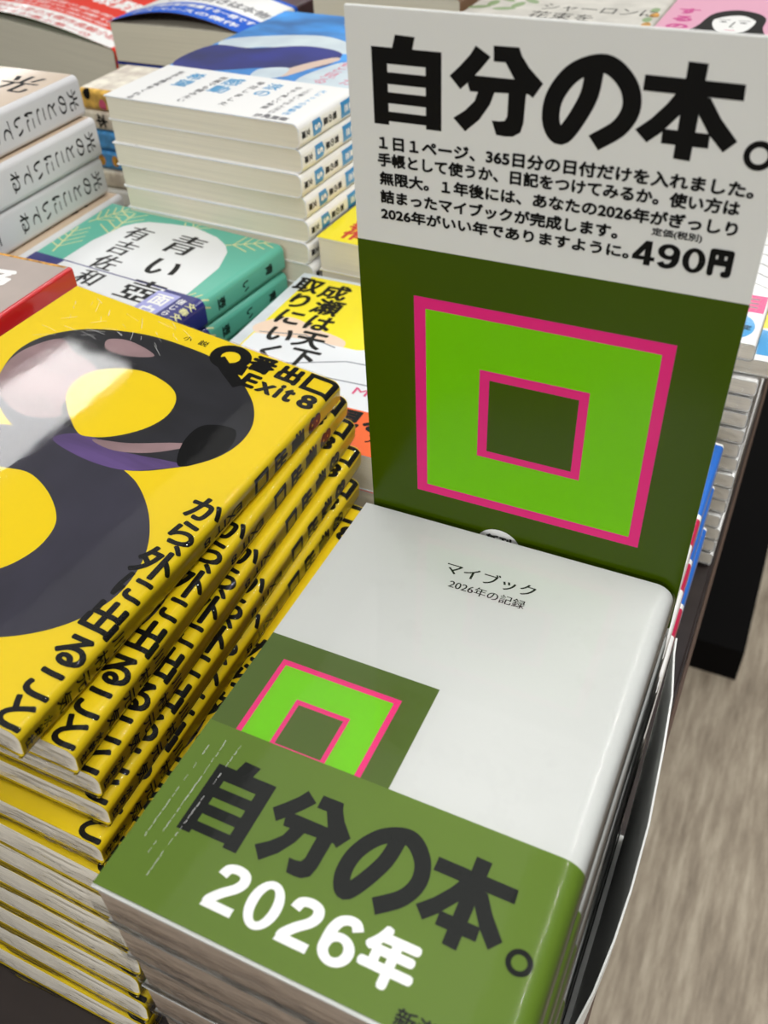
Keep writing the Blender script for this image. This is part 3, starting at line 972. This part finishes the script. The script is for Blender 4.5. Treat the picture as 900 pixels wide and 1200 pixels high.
# ------------------------------------------------------------------ paperback with bright yellow panel and black title
LINEW = mat('pale_grey_art', S(214, 222, 228), 0.35, 0.4, noise=(0.08, 30, (1, 2, 1)))
ORNG = mat('orange_band', S(246, 104, 34), 0.35, 0.4)
SKN = mat('drawn_skin', S(244, 216, 192), 0.4, 0.3)
SHIRT = mat('drawn_shirt', S(236, 240, 244), 0.4, 0.3)
DLINE = mat('drawn_lines', S(120, 126, 140), 0.4, 0.2)
NW, NH, NT = 0.146, 0.145, 0.0204
p = Print()
p.rect(0.007, 0.042, NW, 0.158, 1)
p.poly(spl([(4, 96), (18, 110), (40, 104), (60, 98), (58, 88), (30, 88), (10, 88)]), 3)
p.poly(spl([(70, 128), (82, 134), (96, 130), (104, 122), (98, 114), (84, 112), (76, 118)]), 3)
p.poly(spl([(104, 120), (124, 118), (150, 112), (150, 100), (124, 106), (106, 112)]), 3)
p.poly([(x * mm, y * mm) for x, y in [(8, 42), (8, 88), (40, 92), (70, 92), (90, 100), (120, 98), (150, 88), (150, 42)]], 4)
for a in ([(30, 62), (70, 80), (110, 82), (150, 72)], [(20, 52), (60, 62), (110, 64), (150, 58)], [(74, 124), (84, 122), (96, 124)], [(78, 118), (88, 117), (98, 118)], [(10, 90), (36, 96), (58, 90)], [(90, 100), (100, 84), (96, 60)]):
    p.line([(x * mm, y * mm) for x, y in a], 0.0009, 5)
p.column('成瀬は天下を', 29.5 * mm, 154 * mm, 18 * mm, 17.6 * mm, 2, 0.035, slant=4 * mm)
p.column('取りにいく', 10.5 * mm, 156 * mm, 18 * mm, 18.6 * mm, 2, 0.035, slant=4 * mm)
p.text('Miyajima', 86 * mm, 52 * mm, 128 * mm, 60 * mm, 6, 0.01)
ob = Print()
ob.rect(0, 0.0, 0.150, 0.008, 3)
ob.text('見る', 86 * mm, 27 * mm, 116 * mm, 41 * mm, 1, 0.05)
ob.text('万部', 110 * mm, 19.5 * mm, 126 * mm, 26 * mm, 1, 0.03)
ob.text('発行', 126 * mm, 6 * mm, 142 * mm, 14 * mm, 1, 0.02)
for q in (p, ob):
    q.items = [([(u * 0.9626, v * 0.9626 - 0.0098) for u, v in V], F, sl2) for V, F, sl2 in q.items]
R, _ = build_book('yellow_panel_paperback', '', 'paperbacks with a yellow drawn cover', NW, NH, NT, 0.004, [LINEW, YBR, BLACK, SKN, SHIRT, DLINE, ROSE], p,
                  obi=(0.0307, [ORNG, BLACK, BLACK, WHITE], ob))
stack(R, 'yellow drawn-cover paperback with orange band by the sign, %s', 5, -0.1500, 0.2258, -0.045, 0.021, NT, 0.0004, seed=3)

# ------------------------------------------------------------------ red-banded thick paperbacks at the top left
REDB = mat('vermilion_band', S(222, 48, 26), 0.5, 0.0, spec=0.2)
GRN = mat('leaf_cover', S(56, 116, 50), 0.35, 0.3, noise=(0.5, 30, (1, 1, 1)))
p = Print()
p.rect(0, 0, 0.30, 0.2, 0)
ob = Print()
for k, s1 in enumerate(['話題沸騰の最高傑作', '待望の文庫化', '累計百万部突破']):
    ob.text(s1, 0.05, 0.046 - k * 0.0085, 0.165, 0.0515 - k * 0.0085, 1, 0.0)
ob.text('殺戮犬', 0.110, 0.066, 0.178, 0.090, 1, 0.03)
ob.text('直木賞', 0.030, 0.066, 0.095, 0.090, 1, 0.03)
ob.rect(0, 0, 0.197, 0.026, 1)
ob.text('一気読み必至の大傑作長編小説', 0.02, 0.012, 0.19, 0.022, 2, 0.02)
ob.text('読書好きが選ぶ第一位', 0.03, 0.002, 0.17, 0.009, 2, 0.02)
RT, _ = build_book('red_band_paperback', '', 'red-banded paperbacks at the top left', 0.200, 0.200, 0.042, 0.004, [GRN], p, bulge=0.007, obi=(0.112, [REDB, WHITE, REDT], ob))
R, _ = build_book('red_band_paperback', '', 'red-banded paperbacks at the top left', 0.200, 0.200, 0.042, 0.004, [GRN], p, obi=(0.112, [REDB, WHITE, REDT], ob))
stack(R, 'thick paperback with red band at the top left, %s', 3, -0.640, 0.605, 0.016, 0.0585, 0.042, 0.001, yaw=-0.12, seed=2, tilt=0.075, top=RT)

# ------------------------------------------------------------------ blue-banded paperbacks with a sprung cover
BLUB = mat('cobalt_band', S(10, 92, 208), 0.5, 0.0, spec=0.2)
MAR = mat('maroon_cover', S(70, 30, 44), 0.35, 0.4, noise=(0.4, 60, (1, 1, 1)))
ORB = mat('orange_panel', S(226, 160, 96), 0.4, 0.3)
p = Print()
ob = Print()
ob.rect(0, 0.030, 0.24, 0.075, 1)
ob.rect(0.018, 0.056, 0.075, 0.072, 2)
ob.text('この面白さは本物', 0.030, 0.036, 0.118, 0.050, 4, 0.04)
ob.text('全国の書店員が推薦する一冊です', 0.012, 0.018, 0.118, 0.026, 1, 0.03)
ob.text('サスペンスの傑作', 0.016, 0.005, 0.112, 0.013, 1, 0.03)
RT, _ = build_book('blue_band_paperback', '', 'blue-banded paperbacks', 0.122, 0.2, 0.0285, 0.003, [MAR], p, bulge=0.010, obi=(0.080, [BLUB, WHITE, ORB, BLACK, GREYT], ob))
R, _ = build_book('blue_band_paperback', '', 'blue-banded paperbacks', 0.122, 0.2, 0.0285, 0.003, [MAR], p, obi=(0.080, [BLUB, WHITE, ORB, BLACK, GREYT], ob))
stack(R, 'paperback with cobalt band behind the sky-picture stack, %s', 6, -0.4135, 0.552, 0.030, 0.0299, 0.0285, 0.001, seed=9, top=RT)

# ------------------------------------------------------------------ cream page blocks and two covers seen over the sign
p = Print()
R, _ = build_book('cream_paperback', '', 'cream paperbacks behind the sky-blue stack', 0.118, 0.17, 0.0245, 0.003, [mat('tan_cover', S(150, 118, 92), 0.4, 0.2)], p)
stack(R, 'cream-paged tan paperback behind the sky-picture stack, %s', 9, -0.262, 0.604, 0.075, 0.02497, 0.0245, 0.001, seed=14)

FLW = mat('floral_cover', S(206, 203, 194), 0.5, 0.0, noise=(0.10, 60, (1, 1, 1)))
LEAF = mat('floral_leaf', S(140, 168, 120), 0.4, 0.2)
PBLUSH = mat('blush_cover', S(224, 164, 188), 0.5, 0.0)
MAG = mat('magenta_text', S(206, 46, 140), 0.4, 0.2)
p = Print()
p.rect(0, 0, 0.055, 0.006, 3)
for k in range(6):
    p.ellipse(0.006 + k * 0.006, 0.03 + 0.012 * (k % 3), 0.008, 0.0035, 1, a=0.5 + k)
for k in range(5):
    p.ellipse(0.122 + 0.002 * (k % 2), 0.004 + k * 0.012, 0.003, 0.006, 4 if k % 2 else 1)
p.text('花束を', 0.045, 0.012, 0.088, 0.030, 2, 0.0, mode='')
p.text('シャーロンに', 0.048, 0.034, 0.125, 0.050, 2, 0.0)
R, _ = build_book('floral_paperback', '', 'floral paperbacks behind the sign', 0.128, 0.16, 0.0235, 0.003, [FLW, LEAF, BLACK, ROSE, GOLD], p)
stack(R, 'white floral paperback behind the tall sign, %s', 8, -0.1365, 0.575, 0.046, 0.0245, 0.0235, 0.001, seed=15)

p = Print()
HX, HY = 0.036, 0.020
p.column('する', 0.013, 0.063, 0.0150, 0.0185, 1, 0.05)
p.column('の', 0.013, 0.0255, 0.0150, 0.0185, 1, 0.05)
def fp(pts):
    return spl([(x * 1.22 - 17, y * 1.22 + 4) for x, y in pts])
def fl_(pts):
    return [((x * 1.22 - 17) * mm, (y * 1.22 + 4) * mm) for x, y in pts]
p.poly(fp([(34, -3), (35, 20), (38, 40), (47, 50), (58, 48), (65, 38), (66, 20), (67, -3)]), 2)
p.poly(fp([(40.5, 22), (41, 36), (45, 42), (54, 42), (60, 37), (61, 24), (58, 10), (51, 3), (45, 8)]), 3)
p.poly(fp([(40, 30), (42, 41), (50, 45), (58, 42), (62, 30), (58, 36), (53, 40), (47, 38), (43, 34)]), 2)
for ex in (45.5, 55.5):
    p.poly(fp([(ex - 2, 26), (ex, 27.2), (ex + 2, 26), (ex, 25)]), 2)
    p.line(fl_([(ex - 3, 30), (ex + 3, 30.6)]), 0.0009, 2)
p.line(fl_([(51.2, 27), (50, 17), (52, 16.6)]), 0.0009, 2)
p.line(fl_([(48.5, 11), (53.5, 11.2)]), 0.0010, 4)
p.line(fl_([(76, 48), (74, 30), (79, 22)]), 0.0010, 2)
p.text('の日', 0.066, 0.004, 0.080, 0.010, 2, 0.02)
R, _ = build_book('drawn_face_paperback', '', 'pink paperbacks behind the sign', 0.125, 0.16, 0.0235, 0.003, [PBLUSH, MAG, BLACK, WHITE, ROSE], p)
stack(R, 'pink paperback with drawn woman behind the sign, %s', 8, -0.0065, 0.575, 0.046, 0.0245, 0.0235, 0.001, seed=16)

# ------------------------------------------------------------------ comics at the right, behind the sign
BLUE2 = mat('spine_blue', S(22, 104, 200), 0.35, 0.4)
CRIM = mat('spine_crimson', S(196, 16, 72), 0.35, 0.4)
p = Print()
Jc = Jacket(0.106, 0.0165, 0.002)
p.rect(Jc.b - 0.006, 0.076, Jc.c + 0.001, 0.1285, 1)
p.rect(Jc.b - 0.006, 0.056, Jc.c + 0.001, 0.073, 2)
R, _ = build_book('blue_label_comic', '', 'white comics with blue and crimson spine labels', 0.106, 0.130, 0.0165, 0.002, [WHITE, BLUE2, CRIM], p)
stack(R, 'comic with blue and crimson label behind the sign, %s', 5, -0.0008, 0.165, -0.060, 0.0178, 0.0165, 0.0003, seed=17,
      offs=[(0, 0.02), (0.0016, 0.01), (0.0028, 0)])

p = Print()
R, _ = build_book('wrapped_comic', '', 'shrink-wrapped comics at the right table edge', 0.106, 0.165, 0.0078, 0.002, [WHITE], p, page=PAGE_GREY, wrap=31)
stack(R, 'thin clear-wrapped comic at the right table edge, %s', 13, 0.0065, 0.327, -0.0310, 0.00909, 0.0078, 0.0010, seed=18)
p = Print()
p.rect(0.100, 0.03, 0.118, 0.10, 1)
p.rect(0.104, 0.005, 0.114, 0.028, 2)
R, _ = build_book('wide_wrapped_comic', 'shrink-wrapped comic jutting out past the table edge on the thin comics', None, 0.124, 0.150, 0.0080, 0.002, [WHITE, YBR, AQUA], p, page=PAGE_GREY, wrap=33)
R.matrix_world = place(0.004, 0.329, -0.0300, 0.02)
p = Print()
p.ellipse(0.0955, 0.0145, 0.0085, 0.0115, 1)
p.text('限定', 0.0955, 0.012, 0.1025, 0.0165, 2, 0.03)
p.rect(0.096, 0.029, 0.1055, 0.046, 3)
for k in range(3):
    p.rect(0.0975, 0.033 + k * 0.004, 0.1025, 0.0345 + k * 0.004, 4)
for k in range(5):
    p.line([(0.105, 0.054 + k * 0.010), (0.098, 0.058 + k * 0.011), (0.08, 0.062 + k * 0.010)], 0.0007, 5)
R, _ = build_book('pink_label_comic', 'white comic with a blue disc and pink label on the right-hand stack', None, 0.107, 0.165, 0.0082, 0.002, [WHITE, AQUA, BLACK, PINK, GREYT, GREYT], p, page=PAGE_GREY, wrap=35)
R.matrix_world = place(0.0005, 0.327, -0.0206)
